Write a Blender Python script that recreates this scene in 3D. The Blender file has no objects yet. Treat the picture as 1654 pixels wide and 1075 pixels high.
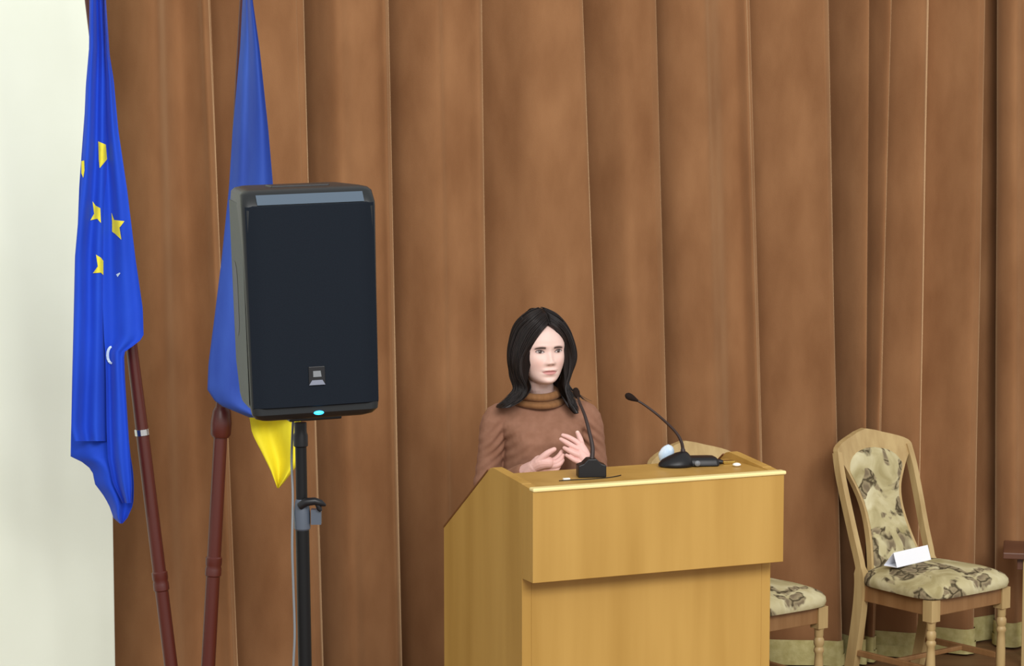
import bpy, bmesh, math, random
import numpy as np
from mathutils import Vector, Matrix, noise as mnoise

random.seed(7)
C = bpy.context.scene.collection
sc = bpy.context.scene
PI = math.pi

# ------------------------------------------------------------------ camera, world, lights, exposure
F, PITCH, HC = 4166.0, 0.1016, 2.556          # focal length in px of the 1654-wide frame, pitch down, height
cam_d = bpy.data.cameras.new('camera')
cam_d.sensor_fit = 'HORIZONTAL'; cam_d.sensor_width = 36.0
cam_d.lens = F / 1654 * 36.0
cam_d.clip_end = 100
cam = bpy.data.objects.new('camera', cam_d); C.objects.link(cam)
cam.location = (0, 0, HC); cam.rotation_euler = (PI/2 - PITCH, 0, 0)
sc.camera = cam

w = bpy.data.worlds.new('hall'); sc.world = w; w.use_nodes = True
bg = w.node_tree.nodes['Background']
bg.inputs[0].default_value = (1.0, 0.99, 0.97, 1); bg.inputs[1].default_value = 0.58

def area(name, loc, aim, sx, sy, power, col=(1, 0.99, 0.97)):
    l = bpy.data.lights.new(name, 'AREA'); l.shape = 'RECTANGLE'; l.size = sx; l.size_y = sy
    l.energy = power; l.color = col
    o = bpy.data.objects.new(name, l); C.objects.link(o); o.location = loc
    o.rotation_euler = (Vector(aim) - Vector(loc)).to_track_quat('-Z', 'Y').to_euler()
    return o
area('ceiling_lamp', (4.5, -3.0, 8.0), (0.3, 9.2, 1.4), 6, 4, 860)
area('ceiling_lamp', (-1.5, -3.0, 8.0), (0.2, 9.2, 1.4), 6, 4, 430)

vs = sc.view_settings
vs.view_transform = 'Standard'; vs.look = 'None'; vs.gamma = 1.0; vs.use_curve_mapping = False
vs.exposure = 0.40

# ------------------------------------------------------------------ helpers
def ray(px, py):
    x = (px - 827) / F; yd = (py - 537.5) / F
    return Vector((x, math.cos(PITCH) - yd*math.sin(PITCH), -math.sin(PITCH) - yd*math.cos(PITCH)))
def at(px, py, Y):
    d = ray(px, py); return Vector((0, 0, HC)) + d * (Y / d.y)
def at_z(px, py, z):
    d = ray(px, py); return Vector((0, 0, HC)) + d * ((z - HC) / d.z)

def lin(c):
    r = []
    for v in c:
        v /= 255.0
        r.append(v/12.92 if v <= 0.04045 else ((v+0.055)/1.055)**2.4)
    return (r[0], r[1], r[2], 1)

def mat(name, col, rough=0.5, spec=0.5, metal=0.0, col2=None, nscale=(8, 8, 8), ndetail=4, lo=0.35, hi=0.65,
        bump=0.0, bscale=200.0, sheen=0.0, sheen_col=None, emit=None, estr=0, coat=0.0, attr=None, sss=0.0):
    m = bpy.data.materials.new(name); m.use_nodes = True
    nt = m.node_tree; b = nt.nodes['Principled BSDF']
    b.inputs['Base Color'].default_value = lin(col)
    b.inputs['Roughness'].default_value = rough
    b.inputs['Specular IOR Level'].default_value = spec
    b.inputs['Metallic'].default_value = metal
    b.inputs['Coat Weight'].default_value = coat
    tc = nt.nodes.new('ShaderNodeTexCoord')
    if col2 is not None:
        mp = nt.nodes.new('ShaderNodeMapping'); mp.inputs['Scale'].default_value = nscale
        nt.links.new(tc.outputs['Object'], mp.inputs[0])
        n = nt.nodes.new('ShaderNodeTexNoise'); n.inputs['Scale'].default_value = 1.0; n.inputs['Detail'].default_value = ndetail
        nt.links.new(mp.outputs[0], n.inputs['Vector'])
        r = nt.nodes.new('ShaderNodeValToRGB')
        r.color_ramp.elements[0].position = lo; r.color_ramp.elements[1].position = hi
        r.color_ramp.elements[0].color = lin(col); r.color_ramp.elements[1].color = lin(col2)
        nt.links.new(n.outputs['Fac'], r.inputs[0]); nt.links.new(r.outputs[0], b.inputs['Base Color'])
    if attr:
        a = nt.nodes.new('ShaderNodeAttribute'); a.attribute_name = attr
        nt.links.new(a.outputs['Color'], b.inputs['Base Color'])
    if bump:
        n2 = nt.nodes.new('ShaderNodeTexNoise'); n2.inputs['Scale'].default_value = bscale; n2.inputs['Detail'].default_value = 3
        nt.links.new(tc.outputs['Object'], n2.inputs['Vector'])
        bp = nt.nodes.new('ShaderNodeBump'); bp.inputs['Strength'].default_value = bump; bp.inputs['Distance'].default_value = 0.002
        nt.links.new(n2.outputs['Fac'], bp.inputs['Height']); nt.links.new(bp.outputs[0], b.inputs['Normal'])
    if sheen:
        b.inputs['Sheen Weight'].default_value = sheen; b.inputs['Sheen Roughness'].default_value = 0.4
        if sheen_col: b.inputs['Sheen Tint'].default_value = lin(sheen_col)
    if emit:
        b.inputs['Emission Color'].default_value = lin(emit); b.inputs['Emission Strength'].default_value = estr
    if sss:
        b.inputs['Subsurface Weight'].default_value = sss; b.inputs['Subsurface Radius'].default_value = (0.01, 0.004, 0.002)
        b.inputs['Subsurface Scale'].default_value = 0.5
    return m

class MB:
    def __init__(s): s.v = []; s.f = []; s.m = []; s.mi = 0
    def add(s, vs_, fs):
        o = len(s.v); s.v += [tuple(p) for p in vs_]
        for f in fs: s.f.append([i+o for i in f]); s.m.append(s.mi)
    def box(s, x0, x1, y0, y1, z0, z1, M=None):
        p = [(x, y, z) for z in (z0, z1) for y in (y0, y1) for x in (x0, x1)]
        if M: p = [M @ Vector(q) for q in p]
        s.add(p, [(0, 2, 3, 1), (4, 5, 7, 6), (0, 1, 5, 4), (2, 6, 7, 3), (0, 4, 6, 2), (1, 3, 7, 5)])
    def prism(s, poly, a0, a1, axis):
        """poly of (p,q); axis 0: extrude in x with (y,z); 1: in y with (x,z); 2: in z with (x,y)"""
        def mk(p, q, a): return (a, p, q) if axis == 0 else ((p, a, q) if axis == 1 else (p, q, a))
        n = len(poly)
        vs_ = [mk(p, q, a0) for p, q in poly] + [mk(p, q, a1) for p, q in poly]
        fs = [tuple(range(n))[::-1], tuple(range(n, 2*n))] + [(i, (i+1) % n, n+(i+1) % n, n+i) for i in range(n)]
        s.add(vs_, fs)
    def grid(s, P, closeu=False):
        """P[i][j] rows"""
        R = len(P); K = len(P[0]); vs_ = [q for r in P for q in r]; fs = []
        for i in range(R-1):
            for j in range(K if closeu else K-1):
                j2 = (j+1) % K
                fs.append((i*K+j, i*K+j2, (i+1)*K+j2, (i+1)*K+j))
        s.add(vs_, fs)
    def loft(s, rings, caps=True):
        K = len(rings[0]); o = len(s.v); s.grid(rings, True)
        if caps:
            s.f.append([o+i for i in range(K)][::-1]); s.m.append(s.mi)
            s.f.append([o+(len(rings)-1)*K+i for i in range(K)]); s.m.append(s.mi)
    def lathe(s, prof, org=(0, 0, 0), axis=(0, 0, 1), n=20):
        ax = Vector(axis).normalized(); u = ax.orthogonal().normalized(); v = ax.cross(u); org = Vector(org)
        s.loft([[org + ax*h + (u*math.cos(2*PI*k/n) + v*math.sin(2*PI*k/n))*max(r, 1e-4) for k in range(n)] for r, h in prof])
    def tube(s, pts, rad, n=10, flat=None, up=None):
        pts = [Vector(p) for p in pts]; N = len(pts)
        if not hasattr(rad, '__len__'): rad = [rad]*N
        rings = []; u = None
        for i, p in enumerate(pts):
            t = (pts[min(i+1, N-1)] - pts[max(i-1, 0)]).normalized()
            if u is None:
                u = Vector(up) if up else t.orthogonal()
            u = (u - t*u.dot(t)).normalized(); v = t.cross(u)
            fl = flat or 1.0
            rings.append([p + (u*math.cos(2*PI*k/n) + v*math.sin(2*PI*k/n)*fl)*rad[i] for k in range(n)])
        s.loft(rings)
    def rtube(s, pts, sx, sy, up):
        """rectangular section tube, half sizes sx (along up-perp) / sy"""
        pts = [Vector(p) for p in pts]; N = len(pts); rings = []
        for i, p in enumerate(pts):
            t = (pts[min(i+1, N-1)] - pts[max(i-1, 0)]).normalized()
            u = Vector(up); u = (u - t*u.dot(t)).normalized(); v = t.cross(u)
            a = sx[i] if hasattr(sx, '__len__') else sx; b = sy[i] if hasattr(sy, '__len__') else sy
            rings.append([p+u*a+v*b, p-u*a+v*b, p-u*a-v*b, p+u*a-v*b])
        s.loft(rings)
    def ball(s, c, r, n=14, M=None):
        c = Vector(c); r = r if hasattr(r, '__len__') else (r, r, r); rings = []
        for i in range(n+1):
            th = PI*i/n; th = min(max(th, 0.02), PI-0.02)
            ring = []
            for k in range(2*n):
                ph = PI*k/n
                q = Vector((r[0]*math.sin(th)*math.cos(ph), r[1]*math.sin(th)*math.sin(ph), -r[2]*math.cos(th)))
                if M: q = M @ q
                ring.append(c + q)
            rings.append(ring)
        s.loft(rings)
    def build(s, name, mats, parent=None, smooth=None, bevel=0, loc=None):
        me = bpy.data.meshes.new(name); me.from_pydata(s.v, [], s.f)
        if not isinstance(mats, (list, tuple)): mats = [mats]
        for m in mats: me.materials.append(m)
        if len(mats) > 1: me.polygons.foreach_set('material_index', s.m)
        bm = bmesh.new(); bm.from_mesh(me); bmesh.ops.recalc_face_normals(bm, faces=bm.faces); bm.to_mesh(me); bm.free()
        if smooth is not None:
            me.shade_smooth()
            if smooth < 180: me.set_sharp_from_angle(angle=math.radians(smooth))
        me.update()
        o = bpy.data.objects.new(name, me); C.objects.link(o)
        if parent: o.parent = parent
        if loc is not None: o.location = loc
        if bevel:
            b = o.modifiers.new('bevel', 'BEVEL'); b.width = bevel; b.segments = 2; b.limit_method = 'ANGLE'
        return o

def tag(o, label=None, cat=None, group=None, kind=None):
    if label: o['label'] = label
    if cat: o['category'] = cat
    if group: o['group'] = group
    if kind: o['kind'] = kind
    return o
def empty(name, loc=(0, 0, 0), rot=(0, 0, 0)):
    o = bpy.data.objects.new(name, None); C.objects.link(o); o.location = loc; o.rotation_euler = rot
    o.empty_display_size = 0.1
    return o
def copy_tree(o, parent=None):
    c = o.copy(); C.objects.link(c)
    if parent: c.parent = parent
    for ch in list(o.children): copy_tree(ch, c)
    return c
def crom(P, n):
    """Catmull-Rom through list of tuples"""
    P = [np.array(p, float) for p in P]; out = []
    for i in range(len(P)-1):
        a = P[max(i-1, 0)]; b = P[i]; c = P[i+1]; d = P[min(i+2, len(P)-1)]
        for k in range(n):
            t = k/n
            out.append(0.5*((2*b) + (c-a)*t + (2*a-5*b+4*c-d)*t*t + (3*b-a-3*c+d)*t**3))
    out.append(P[-1]); return out
def interp(x, xs, ys): return float(np.interp(x, xs, ys))

# ------------------------------------------------------------------ materials
M_velvet = mat('brown_velvet', (127, 87, 56), 0.9, 0.1, col2=(149, 107, 72), nscale=(7, 7, 2.6), ndetail=8, lo=0.3, hi=0.72,
               sheen=1.0, sheen_col=(255, 218, 170), bump=0.25, bscale=260)
M_trim = mat('yellow_fringe', (200, 190, 134), 0.9, 0.1, col2=(180, 168, 110), nscale=(30, 30, 30), bump=0.4, bscale=150)
M_wall = mat('white_plaster', (228, 234, 219), 0.8, 0.2, col2=(223, 229, 213), nscale=(2, 2, 2), bump=0.1, bscale=90)
M_floor = mat('stage_floor', (112, 80, 52), 0.5, 0.4, col2=(128, 92, 60), nscale=(2, 20, 2))
M_wood = mat('honey_veneer', (192, 152, 80), 0.42, 0.4, col2=(174, 134, 64), nscale=(9, 9, 0.7), ndetail=5, lo=0.3, hi=0.7)
M_woodedge = mat('pale_edge_band', (244, 224, 158), 0.35, 0.5)
M_darkedge = mat('dark_edge_band', (112, 66, 26), 0.5, 0.4)
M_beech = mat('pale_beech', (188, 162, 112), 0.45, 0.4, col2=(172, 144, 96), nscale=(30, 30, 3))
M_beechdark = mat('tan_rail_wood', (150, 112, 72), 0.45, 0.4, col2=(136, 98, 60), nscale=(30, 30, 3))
M_tabletop = mat('dark_brown_tabletop', (98, 62, 44), 0.4, 0.5, col2=(84, 50, 36), nscale=(3, 20, 3))
M_pole = mat('red_brown_varnish', (82, 34, 26), 0.35, 0.5, col2=(82, 30, 22), nscale=(20, 20, 4))
M_brass = mat('brass', (200, 170, 90), 0.3, 0.5, metal=0.9)
M_chrome = mat('chrome', (210, 210, 210), 0.2, 0.5, metal=1.0)
M_blueEU = mat('deep_blue_cloth', (26, 66, 186), 0.75, 0.2, col2=(30, 74, 200), nscale=(10, 10, 3), bump=0.15, bscale=400, sheen=0.1)
M_blueUA = mat('dusty_blue_cloth', (52, 82, 164), 0.75, 0.2, col2=(44, 70, 152), nscale=(12, 12, 3), bump=0.15, bscale=400, sheen=0.1)
M_yelUA = mat('bright_yellow_cloth', (236, 222, 52), 0.7, 0.2, col2=(226, 210, 44), nscale=(12, 12, 3), bump=0.15, bscale=400)
M_star = mat('yellow_star_print', (226, 214, 62), 0.7, 0.2)
M_mark = mat('pale_print', (200, 220, 235), 0.7, 0.2)
M_plastic = mat('charcoal_plastic', (24, 27, 29), 0.4, 0.35, bump=0.1, bscale=500)
M_bevelglow = mat('bevel_light_reflection', (70, 84, 98), 0.45, 0.5)
M_side = mat('side_plastic_wall_reflection', (48, 56, 50), 0.55, 0.5, bump=0.1, bscale=500)
M_grille = mat('blue_black_grille', (14, 21, 30), 0.75, 0.15, bump=0.35, bscale=900)
M_black = mat('black_plastic', (19, 19, 22), 0.42, 0.35)
M_blackm = mat('black_metal', (15, 15, 16), 0.45, 0.25)
M_silver = mat('silver_badge', (128, 133, 148), 0.35, 0.5, metal=0.4)
M_grey = mat('grey_plastic', (112, 116, 120), 0.5, 0.5)
M_clamp = mat('slate_grey_clamp', (72, 80, 92), 0.4, 0.5)
M_led = mat('cyan_led', (60, 190, 255), 0.4, 0.5, emit=(40, 180, 255), estr=2.2)
M_white = mat('white_plastic', (242, 240, 230), 0.5, 0.4)
M_paper = mat('white_paper', (244, 246, 252), 0.7, 0.2)
M_paleblue = mat('pale_blue_tissue', (180, 204, 226), 0.8, 0.2, col2=(214, 224, 234), nscale=(40, 40, 40))
M_stem = mat('dark_gooseneck', (46, 30, 26), 0.5, 0.4)
M_foam = mat('brown_black_foam', (38, 28, 24), 0.95, 0.1, bump=0.6, bscale=700)
M_skin = mat('skin', (226, 186, 168), 0.5, 0.35, attr='tone', sss=0.08)
M_sweater = mat('rust_brown_knit', (146, 106, 86), 0.9, 0.15, col2=(135, 96, 76), nscale=(25, 25, 25), bump=0.35, bscale=500, sheen=0.15, sheen_col=(230, 180, 150))
M_collar = mat('camel_brown_rib', (138, 98, 64), 0.9, 0.15, col2=(126, 88, 56), nscale=(60, 60, 10), bump=0.4, bscale=500, sheen=0.15)
M_hair = mat('dark_brown_hair', (20, 15, 14), 0.45, 0.35, col2=(34, 25, 23), nscale=(160, 160, 6), ndetail=3)
M_brow = mat('dark_brow_hair', (52, 38, 32), 0.8, 0.2)
M_eye = mat('eye', (230, 226, 222), 0.15, 0.5, attr='tone')
M_lash = mat('eyelash_line', (38, 27, 25), 0.7, 0.2)
M_trouser = mat('dark_trousers', (38, 38, 46), 0.85, 0.2)
M_shoe = mat('black_leather', (22, 20, 20), 0.35, 0.5)

def floral():
    m = mat('floral_tapestry', (196, 184, 142), 0.9, 0.1, bump=0.3, bscale=400)
    nt = m.node_tree; b = nt.nodes['Principled BSDF']
    tc = nt.nodes.new('ShaderNodeTexCoord')
    def nz(scale, det, dist):
        n = nt.nodes.new('ShaderNodeTexNoise'); n.inputs['Scale'].default_value = scale; n.inputs['Detail'].default_value = det
        n.inputs['Distortion'].default_value = dist; nt.links.new(tc.outputs['Object'], n.inputs['Vector']); return n
    def ramp(stops):
        r = nt.nodes.new('ShaderNodeValToRGB'); e = r.color_ramp.elements
        while len(e) < len(stops): e.new(0.5)
        for el, (p, c) in zip(e, stops): el.position = p; el.color = lin(c)
        return r
    base = ramp([(0.33, (158, 146, 104)), (0.5, (186, 175, 134)), (0.68, (206, 198, 162))])
    nt.links.new(nz(9, 4, 0.6).outputs['Fac'], base.inputs[0])
    # blossoms: cells pushed about by noise, only inside some larger patches
    v = nt.nodes.new('ShaderNodeTexVoronoi'); v.feature = 'DISTANCE_TO_EDGE'; v.inputs['Scale'].default_value = 17
    mixv = nt.nodes.new('ShaderNodeVectorMath'); mixv.operation = 'MULTIPLY_ADD'
    nn = nz(14, 3, 0); mixv.inputs[1].default_value = (0.07, 0.07, 0.07)
    nt.links.new(nn.outputs['Color'], mixv.inputs[0]); nt.links.new(tc.outputs['Object'], mixv.inputs[2])
    nt.links.new(mixv.outputs[0], v.inputs['Vector'])
    petal = ramp([(0.0, (70, 60, 44)), (0.05, (98, 88, 66)), (0.12, (150, 136, 106)), (0.3, (120, 106, 84))])
    nt.links.new(v.outputs['Distance'], petal.inputs[0])
    patch = ramp([(0.51, (0, 0, 0)), (0.55, (255, 255, 255))])
    nt.links.new(nz(8.5, 2.5, 0.9).outputs['Fac'], patch.inputs[0])
    mx = nt.nodes.new('ShaderNodeMix'); mx.data_type = 'RGBA'
    nt.links.new(patch.outputs[0], mx.inputs[0]); nt.links.new(base.outputs[0], mx.inputs[6]); nt.links.new(petal.outputs[0], mx.inputs[7])
    nt.links.new(mx.outputs[2], b.inputs['Base Color'])
    return m
M_floral = floral()

# ------------------------------------------------------------------ structure: floor, walls
TH = 0.43                                    # the stage runs away to the right by this angle
CO = Vector((1.86, 11.175, 0)); CT = Vector((math.cos(TH), math.sin(TH), 0)); CN = Vector((math.sin(TH), -math.cos(TH), 0))
m = MB(); m.box(-5, 8, 3.5, 14.5, -0.12, 0.0)
tag(m.build('floor', M_floor), kind='structure')
def along(s0, s1, d0, d1, z0, z1):
    b = MB(); P = []
    for z in (z0, z1):
        for d in (d0, d1):
            for s in (s0, s1):
                P.append(CO + CT*s + CN*d + Vector((0, 0, z)))
    b.add(P, [(0, 2, 3, 1), (4, 5, 7, 6), (0, 1, 5, 4), (2, 6, 7, 3), (0, 4, 6, 2), (1, 3, 7, 5)])
    return b
tag(along(-7, 5, -0.75, -0.6, 0, 5.2).build('wall_back', M_wall), kind='structure')

def curtain_s(px, py, d=0.0):
    """where the ray of a pixel meets the curtain plane: s along it, and z"""
    r = ray(px, py); o = Vector((0, 0, HC)) - (CO + CN*d)
    t = -o.dot(CN)/r.dot(CN); p = Vector((0, 0, HC)) + r*t
    return (p - CO).dot(CT), p.z
# wall at the left: its right edge stands at x = 185 px, in front of the curtain
WD = 0.36
sw, _ = curtain_s(185, 960, WD)
wl = along(sw-4.5, sw, 0.06, WD, 0, 5.2).build('wall_left', M_wall, bevel=0.006)
tag(wl, kind='structure')

# ------------------------------------------------------------------ curtains
def edge(xt, xb, yb=1075):
    """a fold edge from (xt, 0) to (xb, yb): returns s(z)"""
    s0, z0 = curtain_s(xt, 0); s1, z1 = curtain_s(xb, yb)
    return lambda z: s1 + (s0-s1)*(z-z1)/(z0-z1)
DEF = [(.05, -.056), (.22, -.026), (.45, .010), (.72, .032)]
def lip(fn, d=.03):
    return [(lambda z, fn=fn, o=o: fn(z)-o, d+e) for o, e in ((.040, .003), (.020, .000), (.008, -.006), (.001, -.015), (.001, -.026), (.008, -.036), (.020, -.046))]
def pleat(a, b, inner=DEF, d=.03):
    r = [(lambda z, f=f: a(z)+(b(z)-a(z))*f, dd) for f, dd in inner]
    return r + lip(b, d)
E0 = edge(120, 120); E1 = edge(334, 380); E2 = edge(486, 517); E3 = edge(622, 644); E4 = edge(772, 788); E5 = edge(933, 975)
E6 = edge(1050, 1080); E7 = edge(1201, 1233); E8 = edge(1329, 1352)
E9 = edge(1434, 1404); E10 = edge(1574, 1554)
ctl = [(E0, -.05)]
ctl += pleat(E0, E1, [(.2, -.055), (.40, .0), (.55, .028), (.69, .002), (.80, -.008), (.89, .014)])
ctl += pleat(E1, E2, [(.05, -.05), (.2, -.03), (.45, .005), (.7, .02), (.85, .032)])
ctl += pleat(E2, E3, [(.05, -.056), (.18, -.022), (.36, .022), (.55, .016), (.8, .022)])
ctl += pleat(E3, E4, [(.05, -.056), (.22, -.016), (.47, .022), (.6, .017), (.8, .022)])
ctl += pleat(E4, E5, [(.05, -.056), (.25, -.032), (.45, .006), (.6, .022), (.8, .026)])
ctl += pleat(E5, E6, [(.05, -.056), (.25, -.026), (.5, .016), (.7, .02), (.85, .032)])
ctl += pleat(E6, E7, [(.05, -.04), (.2, .006), (.42, .034), (.56, .026), (.72, .008), (.86, .012)])
ctl += pleat(E7, E8, [(.05, -.056), (.25, -.030), (.5, -.006), (.72, .012), (.86, .030)])
ctl += [(edge(1350, 1366), -.05), (edge(1378, 1374), .034), (edge(1388, 1380), .03), (edge(1404, 1388), -.03)] + lip(E9, .026)
ctl += [(edge(1442, 1416), -.024), (edge(1474, 1456), .030), (edge(1490, 1470), .020), (edge(1510, 1488), -.018), (edge(1532, 1508), .004), (edge(1553, 1531), .045)] + lip(E10, .046)
ctl += [(edge(1584, 1570), -.030), (edge(1606, 1598), -.038), (edge(1680, 1670), -.05)]
ctl2 = [(edge(1640, 1634), -.028), (edge(1622, 1616), -.014), (edge(1613, 1607), .0), (edge(1613, 1607), .02), (edge(1622, 1616), .04), (edge(1640, 1636), .034), (edge(1660, 1660), .05),
        (edge(1690, 1690), -.02), (edge(1740, 1740), .045), (edge(1775, 1775), -.03), (edge(1830, 1830), .045), (edge(1870, 1870), -.03), (edge(1930, 1930), .045), (edge(1970, 1970), -.03), (edge(2030, 2030), .045), (edge(2070, 2070), -.03), (edge(2140, 2140), .045), (edge(2190, 2190), -.03), (edge(2260, 2260), .03)]
DEEP = 2.3
def curtain_rows(ctl, zs, off=0.0, wig=1.0):
    rows = []
    for z in zs:
        cp = []
        for i, (fn, d) in enumerate(ctl):
            k = mnoise.noise(Vector((i*1.7, z*0.5, 3.1)))*0.006*wig
            cp.append((fn(z) + k*0.7, d*DEEP + k))
        pr = crom(cp, 7)
        P = []
        for i, (s, d) in enumerate(pr):
            j = mnoise.noise(Vector((s*6, z*0.9, 1.3)))*0.005
            if off:
                a = pr[max(i-1, 0)]; b = pr[min(i+1, len(pr)-1)]
                t = np.array(b)-np.array(a); t /= (np.linalg.norm(t)+1e-9)
                s += -t[1]*off; d += t[0]*off
            P.append(CO + CT*s + CN*(d+j) + Vector((0, 0, z)))
        rows.append(P)
    return rows
def make_curtain(ctl, label, name='stage_curtain', dz=0.0):
    zs = [0.03+dz] + [0.1 + i*(4.7-0.1)/46 for i in range(47)]
    b = MB(); b.grid(curtain_rows(ctl, zs))
    o = b.build(name, M_velvet, smooth=180)
    tag(o, label, 'curtain', 'velvet stage curtains')
    h = MB()
    h.grid(curtain_rows(ctl, [0.010+dz, 0.03+dz, 0.05+dz, 0.060+dz], off=0.011, wig=1)); 
    h.grid(curtain_rows(ctl, [0.058+dz, 0.08+dz, 0.112+dz, 0.119+dz], off=0.006))
    t = h.build('hem_trim', M_trim, o, smooth=180); t['label'] = 'pale yellow two band hem trim'
    return o
make_curtain(ctl, 'wide brown velvet stage curtain in tall pleats behind the lectern')
make_curtain(ctl2, 'narrow brown velvet curtain panel past the right end of the wide curtain')

# ------------------------------------------------------------------ flags
DF = 8.6
ps = empty('flag_stand', (at(314, 1327, DF).x, DF, 0))
b = MB(); b.lathe([(0.0, 0), (.22, 0), (.22, .025), (.19, .04), (.05, .06), (.05, .13), (.0, .13)], n=32); b.build('base', M_pole, ps, smooth=35)
b = MB(); b.lathe([(.03, .0), (.03, .16)], (-.028, 0, .06), (-.10, 0, 1)); b.build('socket', M_pole, ps, smooth=35)
b = MB(); b.lathe([(.03, .0), (.03, .16)], (.028, 0, .06), (.05, 0, 1)); b.build('socket', M_pole, ps, smooth=35)
tag(ps, 'round red brown stand holding the two leaning flag poles', 'flag stand')
def pole(pts_px, joints, label, top_px, r0=.0235):
    A = at(*pts_px[0], DF); B = at(*pts_px[1], DF)
    d = (B-A).normalized()
    bot = A + d*((0.09-A.z)/d.z); top = A + d*((3.35-A.z)/d.z)
    root = empty('flag_pole', bot)
    b = MB(); b.lathe([(r0, 0), (r0*.94, 1.2), (r0*.66, 2.0), (r0*.6, (top-bot).length)], (0, 0, 0), d, 18)
    b.build('shaft', M_pole, root, smooth=40)
    for (px, py, kind) in joints:
        p = at(px, py, DF) - bot; h = p.dot(d)
        b = MB()
        if kind == 'ring':
            rr = r0*1.03; b.lathe([(rr*.9, h-.035), (rr*1.1, h-.03), (rr*1.1, h-.008), (rr*1.0, h), (rr*1.1, h+.008), (rr*1.1, h+.03), (rr*.9, h+.035)], (0, 0, 0), d, 20)
            b.build('collar', M_pole, root, smooth=40)
        elif kind == 'cap':
            rr = r0*1.25; b.lathe([(rr*.9, h-.05), (rr*1.12, h-.04), (rr*1.16, h+.0), (rr, h+.04), (rr*.7, h+.055)], (0, 0, 0), d, 20)
            b.build('collar', M_pole, root, smooth=40)
        else:
            rr = r0*.98; b.lathe([(rr*.9, h-.012), (rr*1.1, h-.01), (rr*1.1, h+.01), (rr*.9, h+.012)], (0, 0, 0), d, 20)
            o = b.build('ferrule', M_chrome, root, smooth=40); o['label'] = 'thin shiny metal ferrule'
    b = MB(); L = (top-bot).length; b.lathe([(.01, L), (.03, L+.02), (.022, L+.06), (.0, L+.15)], (0, 0, 0), d, 16)
    b.build('finial', M_brass, root, smooth=40)
    tag(root, label, 'flag pole', 'red brown flag poles'); return root
pole([(267, 1000), (219, 610)], [(258, 938, 'ring'), (235, 697, 'metal')], 'dark red brown flag pole leaning left under the starred blue flag', None)
pole([(337, 1060), (357, 690)], [(344.5, 914, 'ring'), (357, 682, 'cap')], 'red brown flag pole leaning right behind the loudspeaker', None, .0245)

def cloth(b, rows, D, waves, n=26, amp=0.03, ph=0.0, thick=0.003, bend=0.0):
    """rows: (y, left px, right px) down the cloth; waves: folds across; closed thin sheet with folds"""
    ys = [r[0] for r in rows]; N = max(12, int((ys[-1]-ys[0])/9))
    F1, F2 = [], []
    for i in range(N+1):
        y = ys[0] + (ys[-1]-ys[0])*i/N
        l = interp(y, ys, [r[1] for r in rows]); r = interp(y, ys, [r[2] for r in rows])
        a, c = [], []
        for j in range(n+1):
            u = j/n; x = l+(r-l)*u
            dd = amp*math.sin(waves*2*PI*u + ph + y*0.002) + bend*(u-0.5)
            dd += mnoise.noise(Vector((u*3, y*0.006, ph)))*0.012
            p = at(x, y, D + dd); a.append(p); c.append(p + Vector((0, thick, 0)))
        F1.append(a); F2.append(c)
    rings = [f1 + f2[::-1] for f1, f2 in zip(F1, F2)]
    b.loft(rings)
    def surf(px, py):
        l = interp(py, ys, [r[1] for r in rows]); r = interp(py, ys, [r[2] for r in rows])
        u = (px-l)/max(r-l, 1e-3); y = py
        dd = amp*math.sin(waves*2*PI*u + ph + y*0.002) + bend*(u-0.5) + mnoise.noise(Vector((u*3, y*0.006, ph)))*0.012
        return D+dd
    return surf
eu = empty('flag', at(160, 0, DF))
eb = MB()
yA = [(-120, 150, 165), (0, 144.5, 166), (78, 143.7, 170), (137, 138.6, 172), (219, 135, 173), (312, 130, 172), (414, 121, 172), (528, 118.5, 172), (614, 116.4, 172), (690, 115, 172), (712, 121, 172)]
sA = cloth(eb, yA, DF-.125, 1.6, amp=.016, ph=2.4, bend=.05)
yB = [(-120, 150, 168), (0, 150, 170), (300, 128, 190), (560, 118, 200), (614, 117, 202), (708, 114.5, 208), (738, 114, 211), (749, 140, 213), (764, 150, 215), (781, 153, 216), (798, 166, 216), (815, 176, 215), (838, 184, 205), (845, 193, 198)]
sB = cloth(eb, yB, DF-.075, 1.1, amp=.02, ph=.6, bend=-.02)
yC = [(-120, 160, 168), (0, 165, 171), (90, 164, 177), (129, 163, 183.5), (211, 163, 191), (305, 163, 205), (420, 164, 219), (498, 166, 230.5), (545, 168, 232), (557, 169, 217), (569, 170, 200), (614, 171, 201.5), (690, 172, 206.5), (740, 174, 210), (780, 182, 213), (812, 198, 212)]
sC = cloth(eb, yC, DF-.112, 1.5, amp=.012, ph=4.2, bend=-.03)
inv = eu.matrix_basis.inverted()
eo = eb; eo.v = [tuple(Vector(p)-eu.location) for p in eo.v]
eo.build('cloth', M_blueEU, eu, smooth=60)
tag(eu, 'deep blue flag with yellow stars hanging beside the white wall', 'flag', 'flags on leaning poles')
def top_surf(px, py):
    best = 99
    for rows, fn in ((yA, sA), (yB, sB), (yC, sC)):
        ys = [r[0] for r in rows]
        if ys[0] <= py <= ys[-1] and interp(py, ys, [r[1] for r in rows])-1.5 <= px <= interp(py, ys, [r[2] for r in rows])+1.5: best = min(best, fn(px, py))
    return best if best < 50 else sA(px, py)
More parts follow.
